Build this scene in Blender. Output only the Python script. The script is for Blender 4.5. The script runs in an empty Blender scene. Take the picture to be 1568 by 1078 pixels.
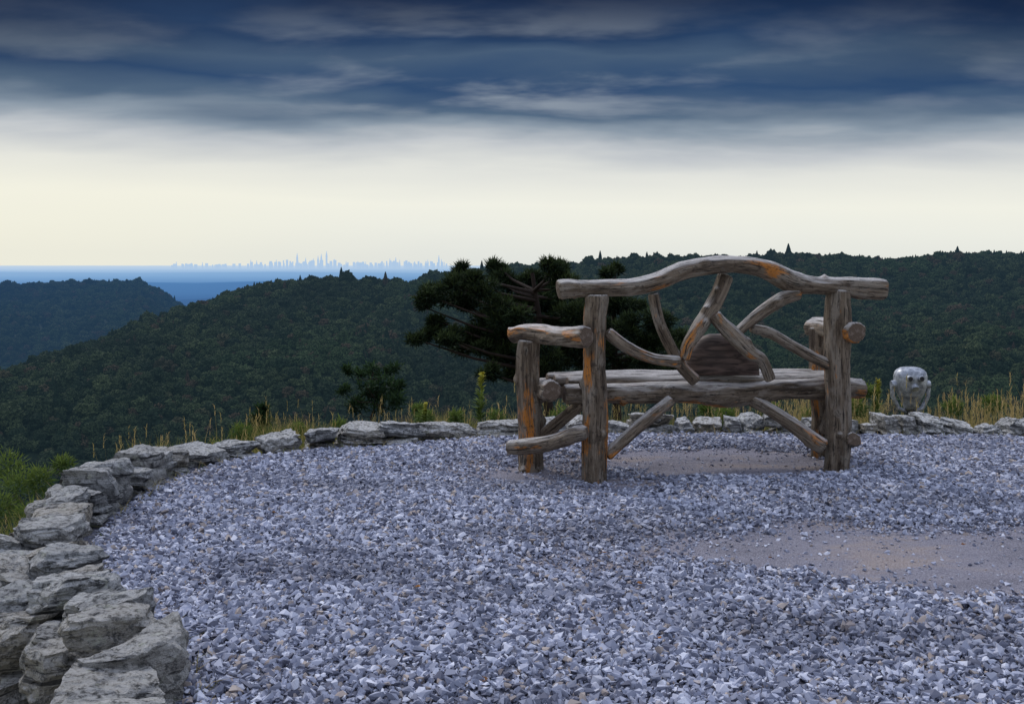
import bpy, bmesh, math, random
import numpy as np
from mathutils import Vector, Matrix, noise as mn
random.seed(7); rng=np.random.default_rng(11)
scene=bpy.context.scene
F=1568.0; CH=1.17; HZ=400.0; CX=784.0
def site(px,py,Y):  # surveyed bearing/elevation + distance -> world point
    return Vector(((px-CX)/F*Y, Y, CH-(py-HZ)/F*Y))
# ------------------------------------------------------------ utils
def hsh(a,b,c,s):
    n=(a*374761393+b*668265263+c*2147483647%1000003+c*1274126177+s*974634777)&0xffffffff
    n=((n^(n>>13))*1274126177)&0xffffffff
    n=(n^(n>>16))&0xffffff
    return n/float(0xffffff)
def vn(P,s=0):
    P=np.asarray(P,float); I=np.floor(P).astype(np.int64); f=P-I; f=f*f*(3-2*f)
    r=0
    for dx in (0,1):
        for dy in (0,1):
            for dz in (0,1):
                w=(f[:,0] if dx else 1-f[:,0])*(f[:,1] if dy else 1-f[:,1])*(f[:,2] if dz else 1-f[:,2])
                r=r+w*hsh(I[:,0]+dx,I[:,1]+dy,I[:,2]+dz,s)
    return r*2-1
def fbm2(x,y,s=0,o=3):
    x=np.asarray(x,float).ravel(); y=np.asarray(y,float).ravel()
    r=np.zeros_like(x); a=1.
    for i in range(o):
        r+=a*vn(np.stack([x*2**i+13.7*i,y*2**i+5.1*i,np.full_like(x,s*3.3)],1),s+i); a*=.5
    return r
def sm(x,a,b):
    t=np.clip((x-a)/(b-a),0,1); return t*t*(3-2*t)
def mesh_np(name,V,Fc,mat=None,smooth=False,attrs=None,link=True,val=True):
    V=np.asarray(V,np.float32); Fc=np.asarray(Fc,np.int32); k=Fc.shape[1]
    m=bpy.data.meshes.new(name); m.vertices.add(len(V)); m.vertices.foreach_set('co',V.ravel())
    m.loops.add(Fc.size); m.loops.foreach_set('vertex_index',Fc.ravel())
    m.polygons.add(len(Fc)); m.polygons.foreach_set('loop_start',np.arange(len(Fc),dtype=np.int32)*k)
    m.update(calc_edges=True)
    if val: m.validate()
    m.polygons.foreach_set('use_smooth',np.full(len(m.polygons),smooth))
    if attrs:
        for kx,v in attrs.items():
            v=np.asarray(v,np.float32)
            t='FLOAT' if v.ndim==1 else 'FLOAT_VECTOR'
            a=m.attributes.new(kx,t,'POINT'); a.data.foreach_set('value' if v.ndim==1 else 'vector',v.ravel())
    if mat: m.materials.append(mat)
    ob=bpy.data.objects.new(name,m)
    if link: scene.collection.objects.link(ob)
    return ob
def empty(name,loc):
    e=bpy.data.objects.new(name,None); e.location=loc; scene.collection.objects.link(e); return e
def par(o,e):
    o.parent=e; o.matrix_parent_inverse=Matrix.Translation(-Vector(e.location))
# ------------------------------------------------------------ node helper
class NT:
    def __init__(s,nt): s.t=nt; s.n=nt.nodes; s.l=nt.links
    def a(s,ty,ins=None,**kw):
        n=s.n.new(ty)
        for k,v in kw.items(): setattr(n,k,v)
        if ins:
            for k,v in ins.items():
                sk=n.inputs[k]
                if isinstance(v,bpy.types.NodeSocket): s.l.new(v,sk)
                else: sk.default_value=v
        return n
    def m(s,op,a,b=0.,c=None,clamp=False):
        d={0:a,1:b}
        if c is not None: d[2]=c
        return s.a('ShaderNodeMath',d,operation=op,use_clamp=clamp).outputs[0]
    def mr(s,v,a,b,c=0.,d=1.,it='SMOOTHSTEP'):
        return s.a('ShaderNodeMapRange',{'Value':v,'From Min':a,'From Max':b,'To Min':c,'To Max':d},interpolation_type=it).outputs[0]
    def mix(s,f,a,b,bt='MIX'):
        n=s.a('ShaderNodeMix',data_type='RGBA',blend_type=bt)
        for i,v in ((0,f),(6,a),(7,b)):
            if isinstance(v,bpy.types.NodeSocket): s.l.new(v,n.inputs[i])
            else: n.inputs[i].default_value=(v if i==0 else (*v,1.) if len(v)==3 else v)
        return n.outputs[2]
    def noise(s,vec,sc,det=4,rough=.55,out=0,dist=0.):
        d={'Scale':sc,'Detail':det,'Roughness':rough,'Distortion':dist}
        if vec is not None: d['Vector']=vec
        return s.a('ShaderNodeTexNoise',d).outputs[out]
    def ramp(s,f,st,it='LINEAR'):
        n=s.a('ShaderNodeValToRGB',{0:f}); cr=n.color_ramp; cr.interpolation=it
        while len(cr.elements)<len(st): cr.elements.new(.5)
        for e,(p,c) in zip(cr.elements,st): e.position=p; e.color=(*c,1)
        return n.outputs[0]
    def scale(s,v,x,y,z):
        return s.a('ShaderNodeVectorMath',{0:v,1:(x,y,z)},operation='MULTIPLY').outputs[0]
def mat(name):
    m=bpy.data.materials.new(name); m.use_nodes=True; m.node_tree.nodes.clear()
    m.cycles.emission_sampling='NONE'
    return m,NT(m.node_tree)
def finish(N,col,rough=.9,bump=None,bs=.4,bd=.01,spec=.2,haze=False,trans=None,metal=0.):
    d={'Base Color':col,'Roughness':rough,'Specular IOR Level':spec,'Metallic':metal}
    b=N.a('ShaderNodeBsdfPrincipled',d)
    if bump is not None:
        bn=N.a('ShaderNodeBump',{'Height':bump,'Strength':bs,'Distance':bd}); N.l.new(bn.outputs[0],b.inputs['Normal'])
    sh=b.outputs[0]
    if trans is not None:
        tl=N.a('ShaderNodeBsdfTranslucent',{'Color':col}); sh=N.a('ShaderNodeMixShader',{0:trans,1:sh,2:tl.outputs[0]}).outputs[0]
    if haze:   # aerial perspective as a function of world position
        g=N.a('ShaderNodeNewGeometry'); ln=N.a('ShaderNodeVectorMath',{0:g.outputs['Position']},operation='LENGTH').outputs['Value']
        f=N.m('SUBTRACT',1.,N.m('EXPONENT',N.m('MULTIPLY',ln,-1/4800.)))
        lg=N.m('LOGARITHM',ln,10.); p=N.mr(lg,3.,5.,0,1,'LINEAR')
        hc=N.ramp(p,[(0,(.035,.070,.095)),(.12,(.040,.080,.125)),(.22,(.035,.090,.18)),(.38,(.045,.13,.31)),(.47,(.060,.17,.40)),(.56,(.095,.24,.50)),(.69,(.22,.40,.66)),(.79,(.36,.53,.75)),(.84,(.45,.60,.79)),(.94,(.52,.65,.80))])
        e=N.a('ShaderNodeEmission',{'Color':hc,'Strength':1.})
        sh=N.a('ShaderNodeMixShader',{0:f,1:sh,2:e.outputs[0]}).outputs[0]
    o=N.a('ShaderNodeOutputMaterial',{0:sh}); return b
def attr(N,nm,out=2): return N.a('ShaderNodeAttribute',attribute_name=nm).outputs[out]
def pos(N): return N.a('ShaderNodeNewGeometry').outputs['Position']
# ------------------------------------------------------------ materials
m_terr,N=mat('terrain_mat'); p=pos(N)
n1=N.noise(p,.02,3); n2=N.noise(p,3.,4)
near=N.mix(n2,(.04,.045,.02),(.13,.11,.06))
far=N.mix(n1,(.008,.014,.008),(.018,.03,.014))
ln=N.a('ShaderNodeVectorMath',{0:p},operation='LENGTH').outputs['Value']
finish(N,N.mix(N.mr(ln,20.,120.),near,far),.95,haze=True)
def crownmat(nm,c1,c2,c3):
    m,N=mat(nm); oi=N.a('ShaderNodeObjectInfo').outputs['Random']; p=pos(N)
    n=N.noise(p,.7,2); big=N.noise(p,.005,3)
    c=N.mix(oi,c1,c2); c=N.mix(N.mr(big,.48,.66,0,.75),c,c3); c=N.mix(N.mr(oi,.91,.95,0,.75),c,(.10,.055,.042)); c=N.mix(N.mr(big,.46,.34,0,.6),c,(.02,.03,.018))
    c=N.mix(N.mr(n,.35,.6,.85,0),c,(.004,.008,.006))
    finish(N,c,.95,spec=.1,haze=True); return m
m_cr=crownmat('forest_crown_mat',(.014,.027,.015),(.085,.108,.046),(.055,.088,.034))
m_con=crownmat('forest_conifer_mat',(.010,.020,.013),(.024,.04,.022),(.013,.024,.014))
m_gr,N=mat('gravel_mat'); oi=attr(N,'rnd'); p=pos(N)
c=N.ramp(oi,[(0,(.115,.12,.165)),(.3,(.245,.265,.345)),(.7,(.43,.455,.565)),(.92,(.69,.71,.80)),(.94,(.36,.30,.27)),(1,(.46,.40,.36))])
big=N.noise(N.scale(p,.7,1.6,1),1.1,3); c=N.mix(N.mr(big,.48,.66,0,.50),c,(.12,.125,.165))  # noise bands darken the stones, shadow of heaped gravel put into their colour
finish(N,c,.8,spec=.3)
m_gg,N=mat('gravel_ground_mat'); p=pos(N)
d=attr(N,'dirt'); n=N.noise(p,60,4,.7); n2=N.noise(N.scale(p,1,2.2,1),1.6,5,.6)
vo=N.a('ShaderNodeTexVoronoi',{'Vector':p,'Scale':120.}); vc=N.a('ShaderNodeSeparateColor',{0:vo.outputs['Color']}).outputs[0]
st=N.mix(vc,(.09,.095,.13),(.33,.34,.42))
n3=N.noise(p,190,3,.7)
di=N.mix(n,(.24,.23,.275),(.43,.41,.48)); di=N.mix(N.mr(n2,.49,.64,0,.8),di,(.47,.385,.345)); di=N.mix(N.mr(n2,.46,.36,0,.45),di,(.19,.18,.21)); di=N.mix(N.mr(n3,.52,.62,0,.6),di,(.58,.58,.68)); di=N.mix(N.mr(n3,.46,.37,0,.7),di,(.10,.10,.125))
finish(N,N.mix(d,st,di),.9,N.m('ADD',n,N.m('MULTIPLY',n3,.9)),1.,.014)
m_st,N=mat('wall_stone_mat'); p=pos(N); rc=attr(N,'rnd')
n=N.noise(p,9,5,.65); n2=N.noise(p,45,5,.75); n3=N.noise(N.scale(p,5,5,55),1.,4,.6,dist=.6)
c=N.ramp(n,[(.25,(.13,.13,.13)),(.42,(.29,.295,.29)),(.55,(.44,.445,.44)),(.75,(.64,.64,.62))])
c=N.mix(N.mr(rc,.4,1,0,.55),c,(.40,.33,.22)); c=N.mix(N.mr(rc,.25,.0,0,.5),c,(.17,.18,.19)); c=N.mix(N.mr(n2,.48,.64,0,.8),c,(.085,.09,.092)); c=N.mix(N.mr(n3,.54,.62,0,.85),c,(.03,.032,.035))
lich=N.noise(p,19,3); c=N.mix(N.mr(lich,.6,.7,0,.5),c,(.55,.57,.47))
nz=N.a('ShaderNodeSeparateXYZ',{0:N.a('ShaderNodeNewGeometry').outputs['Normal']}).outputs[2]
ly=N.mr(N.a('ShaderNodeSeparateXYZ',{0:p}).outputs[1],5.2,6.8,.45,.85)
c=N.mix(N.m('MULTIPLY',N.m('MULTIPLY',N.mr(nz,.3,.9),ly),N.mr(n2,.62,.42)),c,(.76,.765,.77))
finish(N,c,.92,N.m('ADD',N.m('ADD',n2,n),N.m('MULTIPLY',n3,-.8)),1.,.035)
m_wd,N=mat('weathered_log_mat'); lc=attr(N,'lc',1); rnd=attr(N,'rnd')
off=N.a('ShaderNodeVectorMath',{0:lc,1:N.a('ShaderNodeCombineXYZ',{0:rnd,1:rnd,2:rnd}).outputs[0]},operation='ADD').outputs[0]
g=N.noise(N.scale(off,1,1,.05),110,5,.7,dist=.3); g2=N.noise(N.scale(off,1,1,.10),30,5,.65,dist=.6); pt=N.noise(N.scale(off,1,1,.4),10,4,.65,dist=.5); pt2=N.noise(N.scale(off,1,1,.28),9,4,.65)
blot=N.noise(off,34,4,.7)
c=N.ramp(g2,[(.25,(.032,.023,.017)),(.40,(.125,.092,.063)),(.54,(.25,.195,.14)),(.75,(.44,.37,.29))])
c=N.mix(N.mr(pt,.49,.61,0,.75),c,(.35,.305,.25))
orm=N.m('MULTIPLY',N.mr(pt2,.555,.63,0,.95),N.mr(g,.40,.52,.15,1)); c=N.mix(orm,c,(.64,.24,.04))
c=N.mix(N.mr(pt,.43,.31,0,.75),c,(.05,.035,.027))
c=N.mix(N.mr(g,.47,.37,0,.92),c,(.012,.009,.007)); c=N.mix(N.mr(blot,.57,.67,0,.65),c,(.04,.028,.022))
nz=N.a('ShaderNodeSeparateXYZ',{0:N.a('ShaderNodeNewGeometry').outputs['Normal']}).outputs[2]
top=N.m('MULTIPLY',N.mr(nz,.35,.9),N.mr(g,.36,.5,.2,1.)); c=N.mix(N.m('MULTIPLY',top,.92),c,(.76,.73,.71))  # upward faces whitened: sun-bleached wood, with top light added into the colour
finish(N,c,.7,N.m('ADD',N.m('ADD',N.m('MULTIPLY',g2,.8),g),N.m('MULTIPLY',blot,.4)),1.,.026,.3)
m_end,N=mat('log_end_grain_mat'); lc=attr(N,'lc',1)
r=N.a('ShaderNodeVectorMath',{0:N.scale(lc,1,1,0)},operation='LENGTH').outputs['Value']
nn=N.noise(lc,40,4); w=N.m('SINE',N.m('MULTIPLY',N.m('ADD',r,N.m('MULTIPLY',nn,.006)),900.))
c=N.mix(N.mr(w,-1,1,0,.5),(.13,.095,.07),(.05,.036,.028)); c=N.mix(N.mr(nn,.5,.65,0,.6),c,(.22,.18,.15))
finish(N,c,.85,nn,.6,.006)
m_burl,N=mat('dark_wood_mat'); p=pos(N); n=N.noise(N.scale(p,2,2,14),3,5,dist=1.)
finish(N,N.mix(N.mr(n,.35,.65),(.035,.024,.019),(.13,.090,.072)),.6,n,.5,.01,.35)
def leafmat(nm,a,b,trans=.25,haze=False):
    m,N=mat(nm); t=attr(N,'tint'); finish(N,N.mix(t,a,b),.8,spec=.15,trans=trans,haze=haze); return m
m_grass,N=mat('grass_mat'); t=attr(N,'tint')
c=N.ramp(t,[(0,(.05,.095,.02)),(.35,(.12,.155,.035)),(.65,(.29,.25,.08)),(1,(.55,.40,.18))]); finish(N,c,.8,spec=.15,trans=.3)
m_pine=leafmat('pine_needle_mat',(.008,.018,.010),(.070,.10,.032),.1)
m_shrub=leafmat('shrub_leaf_mat',(.012,.03,.015),(.06,.11,.035),.2)
m_gold,N=mat('goldenrod_mat'); t=attr(N,'tint'); finish(N,N.ramp(t,[(0,(.06,.11,.03)),(.6,(.18,.24,.05)),(1,(.52,.47,.07))]),.8,trans=.3)
m_leaf=leafmat('fallen_leaf_mat',(.12,.06,.03),(.45,.20,.05),.1)
m_bark,N=mat('pine_bark_mat'); n=N.noise(N.scale(pos(N),1,1,.3),14,5); finish(N,N.mix(n,(.012,.009,.008),(.055,.04,.033)),.95)
m_road,N=mat('asphalt_mat'); n=N.noise(pos(N),120,4); finish(N,N.mix(n,(.035,.037,.042),(.075,.078,.085)),.9,n,.4,.004)
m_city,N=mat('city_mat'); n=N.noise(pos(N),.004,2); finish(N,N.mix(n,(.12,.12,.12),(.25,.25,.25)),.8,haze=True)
m_sil,N=mat('cast_metal_mat'); n=N.noise(pos(N),22,5,.65); finish(N,N.ramp(n,[(.3,(.12,.135,.165)),(.5,(.36,.39,.44)),(.7,(.66,.69,.74))]),.42,n,.4,.008,.5,metal=.4)
m_blk,N=mat('dark_metal_mat'); n=N.noise(pos(N),30,3); finish(N,N.mix(n,(.02,.02,.022),(.06,.06,.065)),.5)
# ------------------------------------------------------------ wall curve
Wp=[(-.55,.3),(-.62,1.2),(-.76,2.2),(-.87,2.706),(-1.05,3.06),(-1.28,3.35),(-1.50,3.67),(-1.70,4.08),(-1.80,4.59),(-1.85,5.1),(-1.80,5.56),(-1.64,6.0),(-1.226,6.36),(-.673,6.52),(-.1,6.77),(.506,6.86),(1.395,6.93),(2.25,6.86),(3.37,6.77),(4.6,6.4),(5.8,5.6),(6.6,4.4)]
def catmull(P,n=8):
    P=[np.array(q,float) for q in P]; P=[2*P[0]-P[1]]+P+[2*P[-1]-P[-2]]; o=[]
    for i in range(1,len(P)-2):
        for k in range(n):
            t=k/n; a,b,c,d=P[i-1:i+3]
            o.append(.5*((2*b)+(c-a)*t+(2*a-5*b+4*c-d)*t*t+(-a+3*b-3*c+d)*t**3))
    o.append(P[-2]); return np.array(o)
WC=catmull(Wp,5); POLY=np.vstack([WC,[[7.5,-1.],[-.6,-1.]]])
def inside(x,y):
    r=np.zeros(len(x),bool); n=len(POLY)
    for i in range(n):
        x1,y1=POLY[i]; x2,y2=POLY[(i+1)%n]
        if y1==y2: continue
        c=((y1>y)!=(y2>y))&(x<(x2-x1)*(y-y1)/(y2-y1)+x1); r^=c
    return r
def wdist(x,y):
    d=np.full(len(x),1e9)
    for i in range(len(WC)-1):
        a=WC[i]; b=WC[i+1]; ab=b-a; t=np.clip(((x-a[0])*ab[0]+(y-a[1])*ab[1])/(ab@ab),0,1)
        d=np.minimum(d,(x-a[0]-t*ab[0])**2+(y-a[1]-t*ab[1])**2)
    return np.sqrt(d)
# ------------------------------------------------------------ terrain height
RID=[
 dict(D=([-400,0,400,1600],[850,1000,1400,1400]),P=([-600,-200,0,60,140,200,280,340,400,450,520,600,650,700,900,1100,1568,2400],[700,650,592,567,538,512,487,464,446,437,434,440,446,455,490,540,610,700]),k=.25),
 dict(D=([0,1],[2750,2750]),P=([-900,-300,0,60,150,215,250,285,300,330,380,3000],[450,436,441,440,435,437,452,478,520,600,700,900]),k=.26),
 dict(D=([0,1],[1500,1500]),P=([-500,300,500,640,700,800,870,920,1000,1090,1150,1230,1300,1380,1420,1500,1568,1900,2400],[900,640,490,436,421,414,412,405,400,399,400,399,403,404,400,398,402,396,430]),k=.23),
 dict(D=([0,1],[12000,12000]),P=([-2000,0,150,300,420,700,3000],[430,434,431,433,430,436,432]),k=.10),
 dict(D=([0,1],[7800,7800]),P=([-2000,0,60,200,300,420,700,3000],[440,438,446,462,458,448,470,450]),k=.10),
 dict(D=([0,1],[25000,25000]),P=([-2000,0,200,420,700,3000],[417,416,418,416,419,417]),k=.08)]
def TH(X,Y):
    X=np.asarray(X,float); Y=np.maximum(np.asarray(Y,float),.05)
    px=CX+F*np.clip(X/Y,-3,3)
    r=np.hypot(X,Y)
    ins=inside(X,Y)&(r<12); t=np.where(r<30,wdist(X,Y),25.); t=np.where(ins,0,t)
    left=1-sm(X,-4.0,-2.5)
    zc=.28+.57*left
    z=-.10-zc*sm(t,.1,1.1)+ .05*fbm2(X*.9,Y*.9,5)*sm(t,.3,1.)
    rc=10.6-1.6*left
    q=r-rc; z=z-.42*(np.sqrt(q*q+3)+q)/2
    z=np.where(ins,-.09,z)
    base=-190-140*sm(Y,400,4500)
    nb=fbm2(X/260,Y/260,9,4)
    h=base+8*nb
    for R in RID:
        D=np.interp(px,*R['D']); zr=CH-(np.interp(px,*R['P'])-HZ)/F*D
        u=Y-D; w=60 if D.max()<5000 else 400
        hh=zr-R['k']*(np.sqrt(u*u+w*w)-w)
        if D.max()<5000: hh=hh+nb*36*(1-np.exp(-np.abs(u)/260))+2*fbm2(X/60,Y/60,3,2)
        h=np.maximum(h,hh)
    return np.where(Y<380,np.maximum(z,-190),np.maximum(z,h))
rows=np.concatenate([np.geomspace(.4,13,90)[:-1],np.geomspace(13,560,50)[:-1],np.linspace(560,3300,150)[:-1],np.geomspace(3300,75000,70)])
cols=np.linspace(-2.2,2.2,520)
SS,YY=np.meshgrid(cols,rows); XX=SS*YY
Z=TH(XX.ravel(),YY.ravel())
V=np.stack([XX.ravel(),YY.ravel(),Z],1); nr,nc=len(rows),len(cols)
i=np.arange(nr*nc).reshape(nr,nc); Fq=np.stack([i[:-1,:-1],i[:-1,1:],i[1:,1:],i[1:,:-1]],-1).reshape(-1,4)
mesh_np('terrain',V,Fq,m_terr,True)
# ------------------------------------------------------------ gravel
def dirt(x,y):
    n=fbm2(x*1.7,y*2.6,21,5)*.34+.10*fbm2(x*14,y*14,4,3)
    yc=4.12-.10*(x-.5); hw=.30+.38*sm(x,.5,2.0)
    a=1-np.sqrt(np.minimum(((x-2.1)/1.8),0)**2+((y-yc)/(hw+.08))**2)
    b=1-np.sqrt(((x-1.15)/.85)**2+((y-6.0)/.55)**2)
    c=.55*(1-np.sqrt(((x-.1)/1.2)**2+((y-5.6)/.6)**2))
    return np.maximum(np.maximum(sm(a+n,-.30,.52),sm(b+n,-.1,.45)*.93),sm(c+n,.0,.9))
def GZ(x,y):
    d=dirt(x,y); return .014*fbm2(x*1.3,y*1.3,31,3)-.018*d
gx=np.arange(-2.4,7.2,.035); gy=np.arange(.3,7.3,.035)
GX,GY=np.meshgrid(gx,gy); gxr,gyr=GX.ravel(),GY.ravel()
gm=inside(gxr,gyr)|(wdist(gxr,gyr)<.14)
i=np.arange(GX.size).reshape(GX.shape); Fq=np.stack([i[:-1,:-1],i[:-1,1:],i[1:,1:],i[1:,:-1]],-1).reshape(-1,4)
Fq=Fq[gm[Fq].all(1)]; used=np.unique(Fq); rem=np.full(GX.size,-1); rem[used]=np.arange(len(used))
gV=np.stack([gxr,gyr,GZ(gxr,gyr)],1)[used]
mesh_np('gravel_ground',gV,rem[Fq],m_gg,True,{'dirt':np.clip(dirt(gV[:,0],gV[:,1])*2.0,0,1)})
def gn_inst(ob,coll):
    ng=bpy.data.node_groups.new(ob.name+'_gn','GeometryNodeTree')
    ng.interface.new_socket('Geometry',in_out='INPUT',socket_type='NodeSocketGeometry'); ng.interface.new_socket('Geometry',in_out='OUTPUT',socket_type='NodeSocketGeometry')
    n=ng.nodes; gi=n.new('NodeGroupInput'); go=n.new('NodeGroupOutput'); ip=n.new('GeometryNodeInstanceOnPoints'); ci=n.new('GeometryNodeCollectionInfo')
    ci.inputs['Collection'].default_value=coll; ci.inputs['Separate Children'].default_value=True; ci.inputs['Reset Children'].default_value=True
    L=ng.links.new; L(gi.outputs[0],ip.inputs['Points']); L(ci.outputs[0],ip.inputs['Instance']); ip.inputs['Pick Instance'].default_value=True
    for nm,ty,sk in (('idx','INT','Instance Index'),('rot','FLOAT_VECTOR','Rotation'),('scl','FLOAT_VECTOR','Scale')):
        a=n.new('GeometryNodeInputNamedAttribute'); a.data_type=ty; a.inputs['Name'].default_value=nm; L(a.outputs[0],ip.inputs[sk])
    L(ip.outputs[0],go.inputs[0]); md=ob.modifiers.new('scatter','NODES'); md.node_group=ng
def scatter(name,P,idx,rot,scl,protos):
    m=bpy.data.meshes.new(name); m.vertices.add(len(P)); m.vertices.foreach_set('co',np.asarray(P,np.float32).ravel())
    a=m.attributes.new('idx','INT','POINT'); a.data.foreach_set('value',np.asarray(idx,np.int32))
    a=m.attributes.new('rot','FLOAT_VECTOR','POINT'); a.data.foreach_set('vector',np.asarray(rot,np.float32).ravel())
    a=m.attributes.new('scl','FLOAT_VECTOR','POINT'); a.data.foreach_set('vector',np.asarray(scl,np.float32).ravel())
    ob=bpy.data.objects.new(name,m); scene.collection.objects.link(ob)
    c=bpy.data.collections.new(name+'_parts')
    for q in protos: c.objects.link(q)
    gn_inst(ob,c); return ob
def hull(seed):
    r=np.random.default_rng(seed); bm=bmesh.new()
    for k in range(9):
        v=r.normal(size=3); v/=np.linalg.norm(v); v*=r.uniform(.8,1.15); bm.verts.new((v[0]*.62,v[1]*.45,v[2]*.34))
    bmesh.ops.convex_hull(bm,input=bm.verts)
    for v in [v for v in bm.verts if not v.link_faces]: bm.verts.remove(v)
    bmesh.ops.triangulate(bm,faces=bm.faces[:]); bm.verts.index_update()
    V=np.array([v.co[:] for v in bm.verts]); Fc=np.array([[v.index for v in f.verts] for f in bm.faces]); bm.free(); return V,Fc
protos=[hull(k+50) for k in range(10)]
n=330000
y=1.9+5.1*rng.random(n)**.95; x=-2.2+rng.random(n)*8.
k=inside(x,y)&(x<y*.5+1.1); x,y=x[k],y[k]
d=dirt(x,y); k=rng.random(len(x))>np.minimum(1.,d*1.15)*.95; x,y,d=x[k],y[k],d[k]
n=len(x); s=np.clip(rng.lognormal(math.log(.0190),.40,n),.008,.046)*(1-.45*d)
loose=rng.random(n)
P=np.stack([x,y,GZ(x,y)+s*.12+.008*loose*(1-d)],1)
a,b,c_=rng.normal(0,.5,n),rng.normal(0,.5,n),rng.random(n)*6.28
ca,sa,cb,sb,cc,sc=np.cos(a),np.sin(a),np.cos(b),np.sin(b),np.cos(c_),np.sin(c_)
R=np.empty((n,3,3)); R[:,0]=np.stack([cb*cc,sa*sb*cc-ca*sc,ca*sb*cc+sa*sc],1); R[:,1]=np.stack([cb*sc,sa*sb*sc+ca*cc,ca*sb*sc-sa*cc],1); R[:,2]=np.stack([-sb,sa*cb,ca*cb],1)
R*=s[:,None,None]; idx=rng.integers(0,10,n); rv=rng.random(n); VV=[];FF=[];TT=[];o=0
for k in range(10):
    q=np.where(idx==k)[0]; pv,pf=protos[k]; W=np.einsum('nij,vj->nvi',R[q],pv)+P[q][:,None,:]
    VV.append(W.reshape(-1,3)); FF.append((pf[None]+(np.arange(len(q))*len(pv))[:,None,None]).reshape(-1,3)+o); TT.append(np.repeat(rv[q],len(pv))); o+=len(q)*len(pv)
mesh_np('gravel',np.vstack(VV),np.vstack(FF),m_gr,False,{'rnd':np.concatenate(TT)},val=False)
print('stones',n,o)
# ------------------------------------------------------------ stone wall
bm=bmesh.new(); bmesh.ops.create_cube(bm,size=2); bmesh.ops.subdivide_edges(bm,edges=bm.edges[:],cuts=13,use_grid_fill=True)
bm.verts.ensure_lookup_table(); RV=np.array([v.co[:] for v in bm.verts]); RF=np.array([[v.index for v in f.verts] for f in bm.faces]); bm.free()
def rock(c,half,yaw,seed,tilt=(0,0),rough=1.):
    r=np.random.default_rng(seed); p=RV.copy()
    ln=np.linalg.norm(p,axis=1,keepdims=True); p=p*(1-.06)+p/ln*.06*1.2
    p[:,0]*=1+r.uniform(-.28,.28)*p[:,1]+r.uniform(-.12,.12)*p[:,2]; p[:,1]*=1+r.uniform(-.28,.28)*p[:,0]
    p[:,2]+=r.uniform(-.15,.15)*p[:,0]+r.uniform(-.10,.10)*p[:,1]
    for _ in range(7):
        nn=r.normal(size=3)*np.array([1,1,.6]); nn/=np.linalg.norm(nn); dd=r.uniform(.85,1.25); o=p@nn-dd; p=p-np.outer(np.maximum(o,0),nn)
    p=p*np.array(half)
    o=seed*7.31
    lay=np.floor((p[:,2]+.01*vn(p*9+o,7))/.022); lj=hsh(lay.astype(np.int64),np.full(len(p),seed),np.zeros(len(p),np.int64),3)-.5
    p[:,:2]*=(1+.18*lj*rough)[:,None]
    for sc,am in ((6,.016),(15,.011),(40,.008)):
        q=p*sc+o; q[:,2]*=1.8
        p=p+np.stack([vn(q,1),vn(q+31,2),vn(q+57,3)*.6],1)*am*rough
    tx,ty=tilt; cy,sy=math.cos(yaw),math.sin(yaw)
    p[:,2]+=p[:,0]*tx+p[:,1]*ty
    x=p[:,0]*cy-p[:,1]*sy; yv=p[:,0]*sy+p[:,1]*cy
    return np.stack([x+c[0],yv+c[1],p[:,2]+c[2]],1)
seg=np.linalg.norm(np.diff(WC,axis=0),axis=1); S=np.concatenate([[0],np.cumsum(seg)])
def wat(s):
    p=np.array([np.interp(s,S,WC[:,0]),np.interp(s,S,WC[:,1])]); q=np.array([np.interp(s+.08,S,WC[:,0]),np.interp(s+.08,S,WC[:,1])])-np.array([np.interp(s-.08,S,WC[:,0]),np.interp(s-.08,S,WC[:,1])])
    q/=np.linalg.norm(q); return p,q
Vs=[];Fs=[];Rs=[];base=0; r=random.Random(12)
def addrock(*a,**k):
    global base
    v=rock(*a,**k); Vs.append(v); Fs.append(RF+base); Rs.append(np.full(len(v),r.random())); base+=len(v)
s=.9; sd=1
while s<S[-1]-.1:
    nearw=s<5.4; back=s>8.4
    L=r.uniform(.10,.21) if nearw else r.uniform(.13,.30)
    if back and r.random()<.4: L=r.uniform(.09,.16)
    if 7.0<s<7.7: L=r.uniform(.35,.45)
    p,q=wat(s+L/2); nrm=np.array([-q[1],q[0]]); yaw=math.atan2(q[1],q[0])
    W=r.uniform(.19,.29); top=r.uniform(.10,.20) if nearw else (r.uniform(.055,.125) if back else r.uniform(.07,.13)); nl=r.choice([1,2,2,3]) if nearw else r.choice([1,1,2])
    z=-.06; hh=(top+.06)/nl
    for l in range(nl):
        w=W*r.uniform(.78,1.08); off=W/2+.02+r.uniform(-.04,.045)
        c=p+nrm*off
        addrock((c[0],c[1],z+hh/2),(L/2*r.uniform(.9,1.06),w/2,hh/2*1.06),yaw+r.uniform(-.22,.22),sd,tilt=(r.uniform(-.16,.16),r.uniform(-.12,.12))); sd+=1; z+=hh
    if nearw and r.random()<.6:
        c=p+nrm*(W+.04); h2=r.uniform(.05,.15); addrock((c[0],c[1],h2/2-.04),(L*.55,.08,h2/2+.04),yaw+r.uniform(-.4,.4),sd,tilt=(r.uniform(-.2,.2),r.uniform(-.2,.2))); sd+=1
    for l in range(2):
        c=p+nrm*(W-.08+.02*l+r.uniform(-.02,.03))
        addrock((c[0],c[1],-.20-.22*l),(L/2+.01,.15,.12),yaw+r.uniform(-.06,.06),sd); sd+=1
    s+=L*.97+(.025 if r.random()<.3 else 0)
mesh_np('stone_wall',np.vstack(Vs),np.vstack(Fs),m_st,False,{'rnd':np.concatenate(Rs)},val=False)
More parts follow.
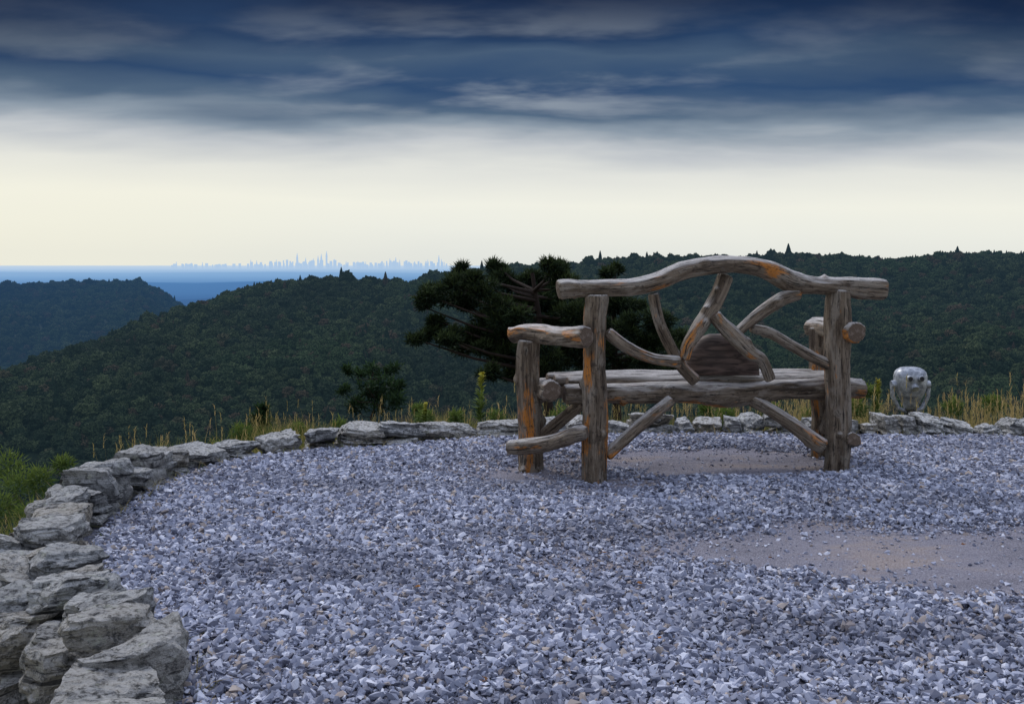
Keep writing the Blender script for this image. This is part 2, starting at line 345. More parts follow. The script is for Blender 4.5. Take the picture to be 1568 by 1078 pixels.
# ------------------------------------------------------------ road
gx=np.arange(-9,-3.1,.12); gy=np.arange(5.6,7.65,.12); GX,GY=np.meshgrid(gx,gy)
i=np.arange(GX.size).reshape(GX.shape); Fq=np.stack([i[:-1,:-1],i[:-1,1:],i[1:,1:],i[1:,:-1]],-1).reshape(-1,4)
mesh_np('asphalt_road',np.stack([GX.ravel(),GY.ravel(),TH(GX.ravel(),GY.ravel())+.03],1),Fq,m_road,True)
# ------------------------------------------------------------ forest
def crown(name,seed,con=False):
    bm=bmesh.new(); bmesh.ops.create_icosphere(bm,subdivisions=4 if not con else 3,radius=1)
    for v in bm.verts:
        p=v.co.copy(); o=Vector((seed*9.1,seed*3.7,0))
        d=1+.30*mn.noise(p*1.6+o)+.30*mn.noise(p*3.6+o)+.24*mn.noise(p*8+o)
        if con:
            h=(p.z+1)/2; rr=(1-h)**.8*.95+.05; a=math.atan2(p.y,p.x); d2=1+.35*mn.noise(p*4+o)
            v.co=Vector((math.cos(a)*rr*d2*.6,math.sin(a)*rr*d2*.6,h*2.2-.3))
        else: v.co=Vector((p.x*d,p.y*d,p.z*d*.85+.35))
    m=bpy.data.meshes.new(name); bm.to_mesh(m); bm.free(); m.materials.append(m_con if con else m_cr); return bpy.data.objects.new(name,m)
pr=[crown('crown_%d'%k,k+1) for k in range(6)]+[crown('crown_c%d'%k,k+11,True) for k in range(2)]
def hillpts(n,s0,s1,y0,y1):
    Y=np.sqrt(rng.random(n)*(y1*y1-y0*y0)+y0*y0); X=(s0+(s1-s0)*rng.random(n))*Y; return X,Y
X1,Y1=hillpts(34000,-.62,.62,700,1560); X2,Y2=hillpts(12000,-.66,-.28,1750,2820)
X=np.concatenate([X1,X2]);Y=np.concatenate([Y1,Y2]); Zt=TH(X,Y); n=len(X)
s=rng.lognormal(math.log(4.0),.28,n)*np.where(Y>1600,1.25,1.); isC=rng.random(n)<.05+.10*(fbm2(X/150,Y/150,77)>.5)
idx=np.where(isC,6+rng.integers(0,2,n),rng.integers(0,6,n))
scatter('forest',np.stack([X,Y,Zt+s*.30],1),idx,np.stack([0*s,0*s,rng.random(n)*6.28],1),np.stack([s*rng.uniform(.85,1.2,n),s,s*rng.uniform(.8,1.4,n)],1),pr)
# ------------------------------------------------------------ city
bm=bmesh.new(); r=random.Random(3); YC=45000.; mpp=YC/F
def box(x,w,zt,dy=0,dep=None):
    zb=-345.; dep=dep or w
    m_=bmesh.ops.create_cube(bm,size=1)
    for q in m_['verts']: q.co=Vector((x+q.co.x*w,YC+dy+q.co.y*dep,(zb+zt)/2+q.co.z*(zt-zb)))
def zt(py): return CH-(py-HZ)/F*YC
for (a,b,nn,lo,hi) in ((252,300,12,406,403),(300,350,14,406.5,402),(378,445,26,405.5,400),(440,515,40,405,398),(515,590,30,406,401),(588,640,24,404,399),(638,682,18,405,400)):
    for _ in range(nn):
        px=r.uniform(a,b); box((px-CX)*mpp,r.uniform(1.2,4)*mpp,zt(r.uniform(hi,lo)),r.uniform(-1500,1500))
for px,py in ((455,388),(487,392),(492,389),(500,385),(384,398),(393,399),(423,398),(468,395),(512,397),(530,400),(597,396),(606,394),(612,398),(655,398),(672,391),(676,397),(270,401),(310,402),(480,396),(548,400),(560,401)):
    x=(px-CX)*mpp; box(x,2.4*mpp,zt(py+6)); box(x,1.7*mpp,zt(py+3),0); box(x,.8*mpp,zt(py),0)
m=bpy.data.meshes.new('city_skyline'); bm.to_mesh(m); bm.free(); m.materials.append(m_city); scene.collection.objects.link(bpy.data.objects.new('city_skyline',m))
# ------------------------------------------------------------ blades / leaves
def blades(B,h,w,lean,ang,tint,mid=.5):
    n=len(B); d=np.stack([np.cos(ang),np.sin(ang),0*ang],1); fa=rng.random(n)*6.28; sd=np.stack([np.cos(fa),np.sin(fa),0*fa],1)*w[:,None]*.5
    up=np.array([0,0,1.])
    M=B+up*(h*mid*1.1)[:,None]+d*(lean*.3)[:,None]; T=B+up*h[:,None]+d*lean[:,None]
    V=np.stack([B-sd,B+sd,M-sd*.8,M+sd*.8,T],1).reshape(-1,3)
    o=(np.arange(n)*5)[:,None]; Fc=np.concatenate([o+[0,1,3],o+[0,3,2],o+[2,3,4]],0); return V,Fc,np.repeat(tint,5)
def grasspts(n,x0,x1,y0,y1):
    x=rng.uniform(x0,x1,n); y=rng.uniform(y0,y1,n); k=(~inside(x,y))&(wdist(x,y)>.38); x,y=x[k],y[k]
    k=~((x<-3.0)&(y>5.5)&(y<7.75)); x,y=x[k],y[k]
    k=~((np.abs(x/y-.389)<.030)&(y>7.3)&(y<10.2)&(rng.random(len(x))<.85)); x,y=x[k],y[k]
    cl=fbm2(x*1.6,y*1.6,41,3); k=rng.random(len(x))<.38+.85*cl+.2*sm(x,1,3); return x[k],y[k],cl[k]
x,y,cl=grasspts(190000,-8,7.5,4.,11.8); n=len(x); z=TH(x,y)-.01
tallm=sm(fbm2(x*.8,y*.8,51,2),-.2,.6)*sm(x,-1.5,1.5); h=rng.uniform(.10,.37,n)*(.82+.45*cl)+tallm*rng.uniform(0,.30,n)*sm(x,.5,4)
tint=np.clip(.40+.32*fbm2(x*.7,y*.7,61,3)+rng.normal(0,.2,n)+.22*tallm-np.where(x<-2.8,.22,0)*(y<10),0,1)
V,Fc,T=blades(np.stack([x,y,z],1),h,rng.uniform(.004,.010,n),h*rng.uniform(.1,.7,n),rng.random(n)*6.28,tint)
mesh_np('grass',V,Fc,m_grass,False,{'tint':T},val=False)
x,y,cl=grasspts(17000,-4,7.5,6.5,11.); k=rng.random(len(x))<.12+.7*sm(x,1,4); x,y=x[k],y[k]; n=len(x); z=TH(x,y)
h=rng.uniform(.32,.66,n)*np.where(x<0,.74,1)
V,Fc,T=blades(np.stack([x,y,z],1),h,rng.uniform(.003,.005,n),h*rng.uniform(.1,.35,n),rng.random(n)*6.28,rng.uniform(.6,1,n))
ti=V.reshape(n,5,3)[:,4]; m_=6; P2=np.repeat(ti,m_,0)-np.stack([0*np.arange(n*m_),0*np.arange(n*m_),np.tile(np.arange(m_)*.016,n)],1)
V2,F2,T2=blades(P2,rng.uniform(.02,.045,n*m_),np.full(n*m_,.006),rng.uniform(.005,.03,n*m_),rng.random(n*m_)*6.28,np.repeat(rng.uniform(.7,1,n),m_))
mesh_np('tall_dry_grass',np.vstack([V,V2]),np.vstack([Fc,F2+len(V)]),m_grass,False,{'tint':np.concatenate([T,T2])},val=False)
n=700; s_=rng.uniform(1.6,S[-1]-2,n); P=[]
for q in s_:
    p,t=wat(q); P.append((p[0]+t[1]*.06*rng.random(),p[1]-t[0]*.10*rng.random(),.0))
P=np.array(P); V,Fc,T=blades(P,rng.uniform(.02,.07,n),rng.uniform(.002,.004,n),rng.uniform(.03,.14,n),rng.random(n)*6.28,rng.uniform(.3,1,n))
mesh_np('dry_grass_tufts',V,Fc,m_grass,False,{'tint':T})
def tuft(C,R,n,ln,w,flat=.7,upb=.35,seed=0):
    u=rng.normal(size=(n,3)); u/=np.linalg.norm(u,axis=1,keepdims=True); rad=rng.random(n)**.45
    rad*=1+.35*vn(u*2.2+seed*3.1,4)
    P=np.array(C)+u*rad[:,None]*R*np.array([1,1,flat])
    d=u*.8+rng.normal(size=(n,3))*.5+np.array([0,0,upb]); d/=np.linalg.norm(d,axis=1,keepdims=True)
    s=np.cross(d,rng.normal(size=(n,3))); s/=np.linalg.norm(s,axis=1,keepdims=True)
    L=rng.uniform(.6,1.2,n)[:,None]*ln; V=np.stack([P-s*w*.5,P+s*w*.5,P+d*L],1).reshape(-1,3)
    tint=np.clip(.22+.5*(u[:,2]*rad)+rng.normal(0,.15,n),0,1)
    return V,np.arange(n*3).reshape(-1,3),np.repeat(tint,3)
def tubes(paths,sides=7):
    Vs=[];Fs=[];b=0
    for pts,rad in paths:
        P=np.array([list(q) for q in pts],float); n=len(P)
        for i in range(n):
            t=P[min(i+1,n-1)]-P[max(i-1,0)]; t/=np.linalg.norm(t)+1e-9; a=np.cross(t,[.3,.9,.1]); a/=np.linalg.norm(a); c=np.cross(t,a)
            for k in range(sides):
                an=k/sides*6.2832; Vs.append(P[i]+(a*math.cos(an)+c*math.sin(an))*rad[i])
        for i in range(n-1):
            for k in range(sides): Fs.append((b+i*sides+k,b+i*sides+(k+1)%sides,b+(i+1)*sides+(k+1)%sides,b+(i+1)*sides+k))
        b+=n*sides
    return np.array(Vs),np.array(Fs)
def tree(name,YD,base,top,clumps,nf,ln,w,lmat,r0,spread=1.2,flat=.6,sub=4):
    e=empty(name,base); b=Vector(base); t=Vector(top); r=random.Random(len(clumps))
    tr=[b.lerp(t,k/6)+Vector((r.uniform(-.08,.08),r.uniform(-.08,.08),0))*(k not in(0,6)) for k in range(7)]
    paths=[(tr,[r0*(1-.13*k) for k in range(7)])]; VV=[];FF=[];TT=[];o=0
    for j,(px,py,rp) in enumerate(clumps):
        Y=YD+r.uniform(-spread,spread)*.8; c=site(px,py,Y); R=rp/F*Y
        hfrac=max(.08,min(.93,(c.z-.25*abs(c.x-b.x)-b.z)/(t.z-b.z))); st=b.lerp(t,hfrac)
        mid=st.lerp(c,.55)-Vector((0,0,.06))
        paths.append(([st,mid,c],[r0*.25,r0*.16,r0*.06]))
        for q in range(sub):
            oc=c+Vector((r.uniform(-.7,.7)*R,r.uniform(-.5,.5)*R,r.uniform(-.4,.45)*R)); RR=R*r.uniform(.45,.8)
            v,f,ti=tuft(oc,RR,int(nf*(RR/.22)**1.7)+30,ln,w,flat,seed=j*4+q); VV.append(v);FF.append(f+o);TT.append(ti);o+=len(v)
    V,Fc=tubes(paths); tk=mesh_np('trunk_and_limbs',V,Fc,m_bark,True); par(tk,e)
    fo=mesh_np('foliage',np.vstack(VV),np.vstack(FF),lmat,False,{'tint':np.concatenate(TT)},val=False); par(fo,e)
PC=[(662,455,24),(690,435,22),(712,412,14),(702,465,26),(735,447,24),(760,406,12),(765,430,24),(790,458,30),(818,425,22),(845,408,15),(868,430,26),(830,465,30),(745,488,30),(790,505,36),(840,500,36),(880,480,32),(654,510,20),(638,520,12),(682,517,22),(720,532,24),(760,547,32),(800,550,34),(745,570,18),(785,577,24),(868,530,36),(705,448,16),(800,436,20),(862,410,13),(775,480,34),(815,525,36),(840,560,34),(735,510,26),(860,450,28),(825,575,26),(648,470,14),(725,430,14),(668,490,14)]
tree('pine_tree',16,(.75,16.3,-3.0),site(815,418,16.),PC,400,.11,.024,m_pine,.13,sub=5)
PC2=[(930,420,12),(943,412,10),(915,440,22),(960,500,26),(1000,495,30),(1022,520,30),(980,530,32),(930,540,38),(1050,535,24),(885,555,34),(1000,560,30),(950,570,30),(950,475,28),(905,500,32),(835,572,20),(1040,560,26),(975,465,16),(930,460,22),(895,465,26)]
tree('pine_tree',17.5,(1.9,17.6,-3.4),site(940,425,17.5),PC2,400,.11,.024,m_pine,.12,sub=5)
tree('shrub',11,(-1.45,11.,-1.0),site(572,570,11.),[(575,570,14),(597,567,13),(550,572,9),(535,568,8),(585,590,22),(560,598,20),(605,590,14),(530,600,10),(575,615,26),(545,625,18),(605,615,16)],210,.07,.018,m_shrub,.02,.3,.9)
tree('shrub',11,(-2.7,11.,-1.4),site(400,622,11.),[(400,625,8),(396,640,12),(406,645,12),(400,655,16)],260,.06,.018,m_shrub,.015,.1,.9)
WV=[];WF=[];WT=[];o=0
for (px,py,rp,Y) in ((370,662,14,9.5),(455,660,13,9.5),(650,640,12,9.),(700,640,10,9),(860,640,16,8.5),(1110,640,16,8.),(1180,632,14,8.2),(1240,640,12,8.4),(1460,625,14,9.),(1520,620,16,9.5),(30,745,30,8.6),(12,715,26,9.2),(60,735,20,8.6),(5,780,24,8.4),(45,790,20,8.1),(95,712,14,9.),(330,690,10,8.6),(640,628,9,9.5),(1080,628,10,9),(1325,600,10,9),(1310,625,14,8.6),(760,640,12,8.6),(520,655,12,9.2)):
    c=site(px,py,Y); R=rp/F*Y; v,f,t=tuft(c,R,int(120+rp*12),.06,.013,1.,seed=px); WV.append(v);WF.append(f+o);WT.append(t*.8+.1);o+=len(v)
mesh_np('weeds',np.vstack(WV),np.vstack(WF),m_gold,False,{'tint':np.concatenate(WT)*.8})
def goldenrod(px,pt,pb,Y,seed):
    r=random.Random(seed); top=site(px,pt,Y); bot=site(px-4,pb,Y); VV=[];FF=[];TT=[];b=0
    e=empty('goldenrod_plant',bot)
    V,Fc=tubes([([bot,bot.lerp(top,.5)+Vector((.01,0,0)),top],[.006,.005,.003])],5); s1=mesh_np('stem',V,Fc,m_gold,True,{'tint':np.full(len(V),.3)}); par(s1,e)
    H=(top-bot).length
    for k in range(130):
        f=r.uniform(.1,1); p=bot.lerp(top,f); a=r.uniform(0,6.28); L=H*.26*(1.15-f*.65); d=Vector((math.cos(a),math.sin(a),.5+f)).normalized(); s=d.cross(Vector((0,0,1))).normalized()*.013
        VV+=[p,p+d*L*.5+s,p+d*L*.5-s,p+d*L-Vector((0,0,.02))]; FF+=[(b,b+1,b+2),(b+1,b+3,b+2)]; TT+=[f]*4; b+=4
    l=mesh_np('leaves_and_flowers',[list(v) for v in VV],FF,m_gold,False,{'tint':np.array(TT)}); par(l,e)
goldenrod(738,573,655,7.9,1); goldenrod(652,618,668,8.2,2); goldenrod(1345,582,650,9.,3)
VV=[];FF=[];TT=[];b=0; r=random.Random(9)
for (px,py) in ((480,870),(175,895),(925,852),(1180,860),(1410,750),(560,1000),(700,990),(860,760),(310,900),(1010,985),(420,790),(1260,950),(640,905),(740,1050),(265,830),(1100,800),(980,900),(1475,840)):
    Y=CH*F/(py-HZ); c=site(px,py,Y)+Vector((0,0,.016)); a=r.uniform(0,6.28); s=r.uniform(.009,.018)
    for k in range(8):
        an=k/8*6.2832; rr=s*(1 if k%2 else .6)*(1.5 if k in(0,4) else .9); VV.append((c.x+math.cos(an+a)*rr,c.y+math.sin(an+a)*rr,c.z+r.uniform(0,.007)))
    VV.append(tuple(c)); FF+=[(b+8,b+k,b+(k+1)%8) for k in range(8)]; TT+=[r.random()]*9; b+=9
mesh_np('fallen_leaves',VV,FF,m_leaf,False,{'tint':np.array(TT)})
# ------------------------------------------------------------ bench
bench=empty('rustic_log_bench',(1.1,5.8,0))
def Db(px): return 5.4407/(1-1.014e-4*(px-784))
def BK(L,off=0.):
    o=[]
    for i,(px,py,rp) in enumerate(L):
        of=off[min(i,len(off)-1)] if isinstance(off,(list,tuple)) else off
        o.append((site(px,py,Db(px)+of),rp/F*(Db(px)+of)))
    return o
def log(name,PR,seed,knots=3,rough=1.,sides=36):
    r=np.random.default_rng(seed); P4=np.array([[*p,q] for p,q in PR],float)
    C=catmull(P4,14) if len(P4)>2 else np.array([P4[0]+(P4[1]-P4[0])*k/30 for k in range(31)])
    sl=np.concatenate([[0],np.cumsum(np.linalg.norm(np.diff(C[:,:3],axis=0),axis=1))]); n=max(8,int(sl[-1]/.010)); ss=np.linspace(0,sl[-1],n)
    C=np.stack([np.interp(ss,sl,C[:,k]) for k in range(4)],1)
    wob=np.stack([vn(np.stack([ss*4.+seed,ss*0,ss*0+k],1),8) for k in range(3)],1); C[:,:3]+=wob*.008
    T=np.gradient(C[:,:3],axis=0); T/=np.linalg.norm(T,axis=1,keepdims=True)
    a=np.cross(T[0],[.21,.33,.92]); a/=np.linalg.norm(a); V=[];LC=[]
    kn=[(r.uniform(0,sl[-1]),r.uniform(0,6.28),r.uniform(.18,.42),r.uniform(.016,.034)) for _ in range(knots)]
    an=np.arange(sides)/sides*2*math.pi
    for i in range(n):
        a=a-T[i]*(a@T[i]); a/=np.linalg.norm(a); c=np.cross(T[i],a); R=C[i,3]
        e=min(ss[i],sl[-1]-ss[i]); bev=1-.16*max(0,1-e/.016)**2
        q=np.stack([np.cos(an)*1.3,np.sin(an)*1.3,np.full(sides,ss[i]*5.)],1)+seed*5.3
        q2=np.stack([np.cos(an)*4,np.sin(an)*4,np.full(sides,ss[i]*6.)],1)+seed*2.3
        q3=np.stack([np.cos(an)*7,np.sin(an)*7,np.full(sides,ss[i]*22.)],1)+seed*1.3
        f=1+rough*(.15*vn(q,1)+.08*vn(q2,2)+.045*vn(q3,3))
        for (ks,ka,kh,kw) in kn:
            da=(an-ka+math.pi)%(2*math.pi)-math.pi; f=f+kh*np.exp(-((da*R)**2+(ss[i]-ks)**2)/(kw*kw*.8))
        rr=R*f*bev
        ring=C[i,:3]+np.outer(np.cos(an)*rr,a)+np.outer(np.sin(an)*rr,c); V.append(ring); LC.append(np.stack([np.cos(an)*rr,np.sin(an)*rr,np.full(sides,ss[i])],1))
    V=np.vstack(V);LC=np.vstack(LC); Fc=[]
    for i in range(n-1):
        for k in range(sides): Fc.append((i*sides+k,i*sides+(k+1)%sides,(i+1)*sides+(k+1)%sides,(i+1)*sides+k))
    nb=len(V); ex=[];lx=[];tri=[]
    for end,i in ((0,0),(1,n-1)):
        c0=C[i,:3]+(T[i]*(-.004 if end==0 else .004)); b0=nb+len(ex)
        for fr in (.97,.55):
            for k in range(sides):
                ex.append(V[i*sides+k]*fr+c0*(1-fr)); lx.append(LC[i*sides+k]*np.array([fr,fr,1]))
        ex.append(c0); lx.append([0,0,LC[i*sides][2]])
        for k in range(sides):
            k2=(k+1)%sides; A,B=(b0+k,b0+k2); Q=(i*sides+k2,i*sides+k,A,B) if end==0 else (i*sides+k,i*sides+k2,B,A)
            tri.append(Q); A2,B2=b0+sides+k,b0+sides+k2
            tri.append((B,A,A2,B2) if end==0 else (A,B,B2,A2)); ct=b0+2*sides
            tri.append((B2,A2,ct) if end==0 else (A2,B2,ct))
    me=bpy.data.meshes.new(name); me.from_pydata([tuple(v) for v in V]+[tuple(v) for v in ex],[],Fc+tri)
    me.materials.append(m_wd); me.materials.append(m_end); me.validate(); me.update()
    mi=np.zeros(len(me.polygons),np.int32); mi[len(Fc):]=1; me.polygons.foreach_set('material_index',mi)
    sh=np.ones(len(me.polygons),bool); sh[len(Fc):]=False; me.polygons.foreach_set('use_smooth',sh)
    A=np.vstack([LC,np.array(lx)]).astype(np.float32); at=me.attributes.new('lc','FLOAT_VECTOR','POINT'); at.data.foreach_set('vector',A.ravel())
    at=me.attributes.new('rnd','FLOAT','POINT'); at.data.foreach_set('value',np.full(len(A),(seed*1.37)%7,np.float32))
    ob=bpy.data.objects.new(name,me); scene.collection.objects.link(ob); par(ob,bench); return ob
def post(name,pxt,pyt,pxb,Y,rt,rb,seed):
    t=site(pxt,pyt,Y); b=Vector(((pxb-CX)/F*Y,Y,-.08)); m1=b.lerp(t,.35)+Vector((.006,0,0)); m2=b.lerp(t,.7)-Vector((.005,0,0))
    log(name,[(b,rb),(m1,(rt+rb)/2),(m2,rt),(t,rt)],seed,4)
post('back_post_left',914,450,907,5.51,.064,.068,1)
post('back_post_right',1286,445,1280,5.735,.068,.072,2)
post('front_post_left',812,522,811,5.80,.062,.070,3)
post('front_post_right',1255,500,1262,6.13,.06,.07,4)
log('top_rail',BK([(855,443,16),(870,441,15.5),(910,443,13),(955,441,13),(1005,430,13),(1048,414,14),(1100,407,13),(1145,408,13),(1180,416,15),(1212,432,17),(1250,437,14),(1300,438,15),(1335,442,17),(1354,445,17)]),5,5,.9)
log('armrest_left',[(site(901,517,5.38),.057),(site(868,516,5.52),.055),(site(830,512,5.72),.052),(site(800,511,5.82),.052),(site(784,516,5.86),.047)],6,2)
log('armrest_right',[(site(1311,508,5.60),.058),(site(1285,506,5.85),.055),(site(1262,503,6.1),.057),(site(1243,502,6.22),.06)],7,1)
log('seat_log_back',BK([(865,604,16),(950,603,16.5),(1030,601,17),(1092,602,18.5),(1140,601,17),(1210,598,16),(1280,596,16),(1321,597,16)],.12),8,5)
for k,(of,rr,l,rg) in enumerate(((.22,.046,868,1290),(.31,.046,850,1285),(.40,.046,838,1278))):
    A=site(l,0,Db(900)+of); B=site(rg,0,Db(1280)+of); A.z=.478; B.z=.478; M=A.lerp(B,.5); M.z+=.008*(k-1)
    log('seat_slat_%d'%(k+1),[(A,rr),(M,rr*1.05),(B,rr)],20+k,2,.6)
A=site(826,596,5.92); B=site(1270,592,6.22); B.z=A.z
log('seat_log_front',[(A,.062),(A.lerp(B,.5),.058),(B,.06)],9,2)
log('seat_side_left',[(site(846,599,5.52),.060),(site(836,598,5.70),.058),(site(828,597,5.9),.055)],10,1)
log('stretcher_left',[(site(776,684,5.68),.038),(site(800,683,5.64),.042),(site(850,674,5.52),.04),(site(885,666,5.40),.042),(site(899,664,5.38),.03)],11,2)
log('stretcher_right',[(site(1309,671,5.64),.042),(site(1285,680,5.9),.04),(site(1262,688,6.2),.04)],12,1)
log('back_brace_left',[(site(1027,614,5.62),.034),(site(975,658,5.56),.033),(site(928,700,5.50),.030)],13,1)
log('back_brace_right',[(site(1148,612,5.76),.035),(site(1200,643,5.72),.04),(site(1262,686,5.68),.046)],14,2)
log('side_brace_left',[(site(892,618,5.60),.034),(site(862,642,5.72),.034),(site(826,672,5.80),.034)],15,1)
log('side_brace_right',[(site(1276,618,5.85),.034),(site(1262,660,6.05),.034)],16,0)
log('back_branch_1',BK([(930,507,8.5),(962,531,8.5),(1000,548,8),(1042,553,9)],-.01),31,2)
log('back_branch_2',BK([(1001,448,8),(1011,492,8),(1028,530,8.5),(1042,558,9),(1066,585,10)],.03),32,2)
log('back_branch_3',BK([(1112,420,12),(1096,460,11.5),(1072,500,11),(1052,530,9),(1046,552,8)],[.06,.03,0,0,0]),33,3)
log('back_branch_4',BK([(1093,483,9),(1118,512,11),(1145,540,10),(1166,552,8.5),(1180,582,8)],-.03),34,2)
log('back_branch_5',BK([(1222,452,9),(1196,459,10),(1164,480,9.5),(1142,498,8),(1128,512,8)],-.01),35,2)
log('back_branch_6',BK([(1150,503,7),(1178,510,8.5),(1212,530,8.5),(1245,548,8),(1270,560,9)],.01),36,2)
bm=bmesh.new(); out=[(1052,575),(1050,556),(1056,538),(1068,520),(1088,512),(1115,512),(1138,518),(1152,532),(1162,552),(1163,575)]
Yb=5.78; ring=[site(a,b,Yb) for a,b in out]; cen=sum(ring,Vector())/len(ring)
lay=[]
for sc,dy in ((.25,-.062),(.55,-.055),(.80,-.038),(.94,-.02),(1,0.),(1,.05)):
    lay.append([bm.verts.new(Vector((cen.x+(q.x-cen.x)*sc,q.y+dy,cen.z+(q.z-cen.z)*sc))) for q in ring])
for A,B in zip(lay[:-1],lay[1:]):
    for k in range(len(A)): bm.faces.new((A[k],A[(k+1)%len(A)],B[(k+1)%len(A)],B[k]))
bm.faces.new(lay[0][::-1]); bm.faces.new(lay[-1]); bmesh.ops.recalc_face_normals(bm,faces=bm.faces)
me=bpy.data.meshes.new('backrest_burl'); bm.to_mesh(me); bm.free(); me.materials.append(m_burl)
for p_ in me.polygons: p_.use_smooth=True
ob=bpy.data.objects.new('backrest_burl',me); scene.collection.objects.link(ob); par(ob,bench)
# ------------------------------------------------------------ coin viewer
vb=site(1394,600,10.); vw=empty('coin_operated_viewer',(vb.x,vb.y,-1.2)); zt0=CH-(562-HZ)/F*10
def vpart(bm,name,mt,smooth=True,bev=0):
    me=bpy.data.meshes.new(name); bm.to_mesh(me); bm.free(); me.materials.append(mt)
    for p_ in me.polygons: p_.use_smooth=smooth
    o=bpy.data.objects.new(name,me); scene.collection.objects.link(o); par(o,vw)
    if bev:
        b_=o.modifiers.new('b','BEVEL'); b_.width=bev; b_.segments=2
    return o
bm=bmesh.new(); R=[]; prof=[(.0,.06),(-.008,.095),(-.025,.125),(-.05,.145),(-.09,.154),(-.14,.154),(-.20,.146),(-.26,.125),(-.32,.095),(-.37,.07),(-.42,.055)]
for z,w in prof:
    ring=[]
    for k in range(32):
        a=k/32*6.2832; ca,sa=math.cos(a),math.sin(a); ex=.75
        ring.append(bm.verts.new((vb.x+w*math.copysign(abs(ca)**ex,ca),vb.y+w*.78*math.copysign(abs(sa)**ex,sa),zt0+z)))
    R.append(ring)
for A,B in zip(R[:-1],R[1:]):
    for k in range(32): bm.faces.new((A[k],B[k],B[(k+1)%32],A[(k+1)%32]))
bm.faces.new(R[0]); bm.faces.new(R[-1][::-1]); bmesh.ops.recalc_face_normals(bm,faces=bm.faces); vpart(bm,'viewer_head',m_sil)
def cyl(bm,a,b,r1,r2,sg=20):
    a=Vector(a);b=Vector(b); d=b-a; q=d.to_track_quat('Z','Y').to_matrix().to_4x4(); M=Matrix.Translation((a+b)/2)@q
    bmesh.ops.create_cone(bm,cap_ends=True,segments=sg,radius1=r1,radius2=r2,depth=d.length,matrix=M)
bm=bmesh.new()
for sx in (-.055,.055): cyl(bm,(vb.x+sx,vb.y-.08,zt0-.095),(vb.x+sx,vb.y-.150,zt0-.10),.034,.028)
cyl(bm,(vb.x,vb.y-.08,zt0-.15),(vb.x,vb.y-.135,zt0-.20),.03,.035)
vpart(bm,'eyepieces',m_sil,False,.004)
bm=bmesh.new()
for sx in (-.055,.055): cyl(bm,(vb.x+sx,vb.y-.149,zt0-.10),(vb.x+sx,vb.y-.154,zt0-.10),.020,.020)
vpart(bm,'lenses',m_blk,False)
bm=bmesh.new()
for sx in (-1,1): cyl(bm,(vb.x+sx*.13,vb.y,zt0-.17),(vb.x+sx*.19,vb.y,zt0-.17),.048,.038)
vpart(bm,'pivot_knobs',m_sil,False,.005)
pa=[(vb.x-.178,vb.y,zt0-.14),(vb.x-.172,vb.y,zt0-.28),(vb.x-.12,vb.y,zt0-.40),(vb.x,vb.y,zt0-.46),(vb.x+.12,vb.y,zt0-.40),(vb.x+.172,vb.y,zt0-.28),(vb.x+.178,vb.y,zt0-.14)]
V,Fc=tubes([(pa,[.022]*7)],10); o=mesh_np('yoke',V,Fc,m_sil,True); par(o,vw)
bm=bmesh.new(); zg=float(TH(np.array([vb.x]),np.array([vb.y]))[0]); cyl(bm,(vb.x,vb.y,zg-.1),(vb.x,vb.y,zt0-.40),.06,.05); cyl(bm,(vb.x,vb.y,zg-.05),(vb.x,vb.y,zg+.03),.14,.12); vpart(bm,'pedestal',m_blk,False,.004)
# ------------------------------------------------------------ world
w=bpy.data.worlds.new('World'); scene.world=w; w.use_nodes=True; w.node_tree.nodes.clear(); N=NT(w.node_tree)
sd=Vector((-.45,.62,.72)).normalized()
el=math.asin(sd.z); az=math.atan2(sd.x,sd.y)
sky=N.a('ShaderNodeTexSky',sky_type='NISHITA'); sky.sun_disc=False; sky.sun_elevation=el; sky.sun_rotation=az
g=N.a('ShaderNodeTexCoord').outputs['Generated']; sp=N.a('ShaderNodeSeparateXYZ',{0:g}); zx,zy,zz=sp.outputs
zp=N.m('ADD',N.m('MAXIMUM',zz,0.),.16)
u=N.m('MULTIPLY',N.m('DIVIDE',zx,zp),.62); v=N.m('DIVIDE',zy,zp)
pv=N.a('ShaderNodeCombineXYZ',{0:u,1:v,2:0.}).outputs[0]
n1=N.noise(pv,1.5,4,.5,dist=.25); n2=N.noise(N.a('ShaderNodeVectorMath',{0:pv,1:(4.6,2.7,4.)},operation='ADD').outputs[0],3.0,5,.5,dist=.15)
amp=N.mr(zz,.04,.16,.12,1.)
e=N.m('ADD',zz,N.m('MULTIPLY',amp,N.m('ADD',N.m('MULTIPLY',N.m('SUBTRACT',n1,.5),.080),N.m('MULTIPLY',N.m('SUBTRACT',n2,.5),.035))))
e=N.m('ADD',e,N.m('MULTIPLY',zx,.018))
K=2.5
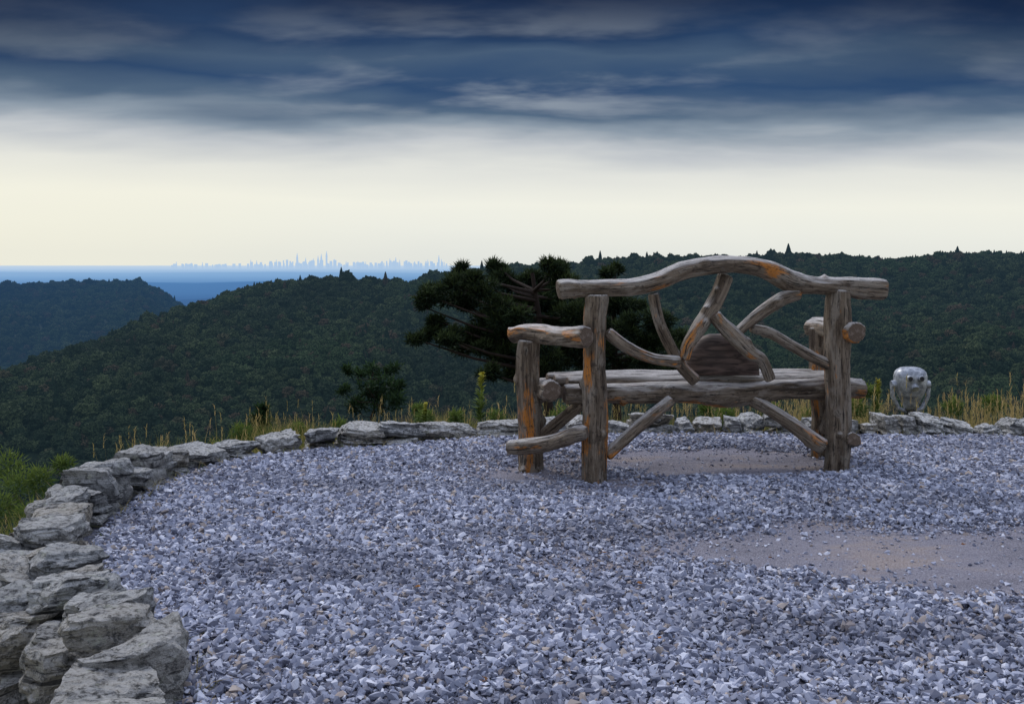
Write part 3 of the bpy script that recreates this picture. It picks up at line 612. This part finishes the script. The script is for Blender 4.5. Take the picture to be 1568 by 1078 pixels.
col=N.ramp(N.m('MULTIPLY',e,K,clamp=True),[(p*K,c) for p,c in ((0,(.76,.78,.74)),(.03,(.84,.85,.78)),(.055,(.88,.88,.79)),(.085,(.76,.77,.73)),(.106,(.54,.57,.60)),(.124,(.26,.32,.39)),(.140,(.085,.14,.22)),(.165,(.026,.068,.16)),(.190,(.060,.105,.18)),(.210,(.018,.048,.12)),(.25,(.004,.016,.056)),(.30,(.006,.018,.060)),(.34,(.20,.24,.35)),(.40,(.70,.78,1.0)))])
cen=N.m('ADD',.45,N.mr(N.m('ABSOLUTE',N.m('ADD',zx,.02)),.28,.0,0.,.65))
lt=N.m('MULTIPLY',N.m('MULTIPLY',N.mr(n2,.46,.70,0,.75),cen),N.m('MULTIPLY',N.mr(zz,.11,.15),N.mr(zz,.18,.25,1,.12)))
col=N.mix(lt,col,(.31,.36,.42))
warm=N.m('MULTIPLY',N.mr(zx,.0,-.5,0,.5),N.mr(zz,.13,.02)); col=N.mix(warm,col,(.93,.89,.70))
edge=N.m('MULTIPLY',N.mr(N.m('ABSOLUTE',zx),.2,.5,0,.6),N.m('MULTIPLY',N.mr(zz,.13,.22),N.mr(zz,.30,.40,1,0))); col=N.mix(edge,col,(.002,.007,.03))  # lens vignette put into the sky colour, darkening it toward both sides
b1=N.a('ShaderNodeBackground',{'Color':sky.outputs[0],'Strength':.06}); b2=N.a('ShaderNodeBackground',{'Color':col,'Strength':1.})
mx=N.a('ShaderNodeMixShader',{0:.985,1:b1.outputs[0],2:b2.outputs[0]}); N.a('ShaderNodeOutputWorld',{0:mx.outputs[0]})
L=bpy.data.lights.new('sun','SUN'); L.energy=1.5; L.angle=math.radians(10); L.color=(1,.93,.83); lo=bpy.data.objects.new('sun',L); scene.collection.objects.link(lo); lo.rotation_euler=sd.to_track_quat('Z','Y').to_euler(); lo.location=(0,0,30)
# ------------------------------------------------------------ camera
cd=bpy.data.cameras.new('camera'); cd.sensor_width=36; cd.lens=36; cd.shift_y=-139/1568; cd.clip_start=.05; cd.clip_end=150000
co=bpy.data.objects.new('camera',cd); scene.collection.objects.link(co); co.location=(0,0,CH); co.rotation_euler=(math.pi/2,0,0); scene.camera=co
vs=scene.view_settings; vs.view_transform='Standard'; vs.look='None'; vs.exposure=0
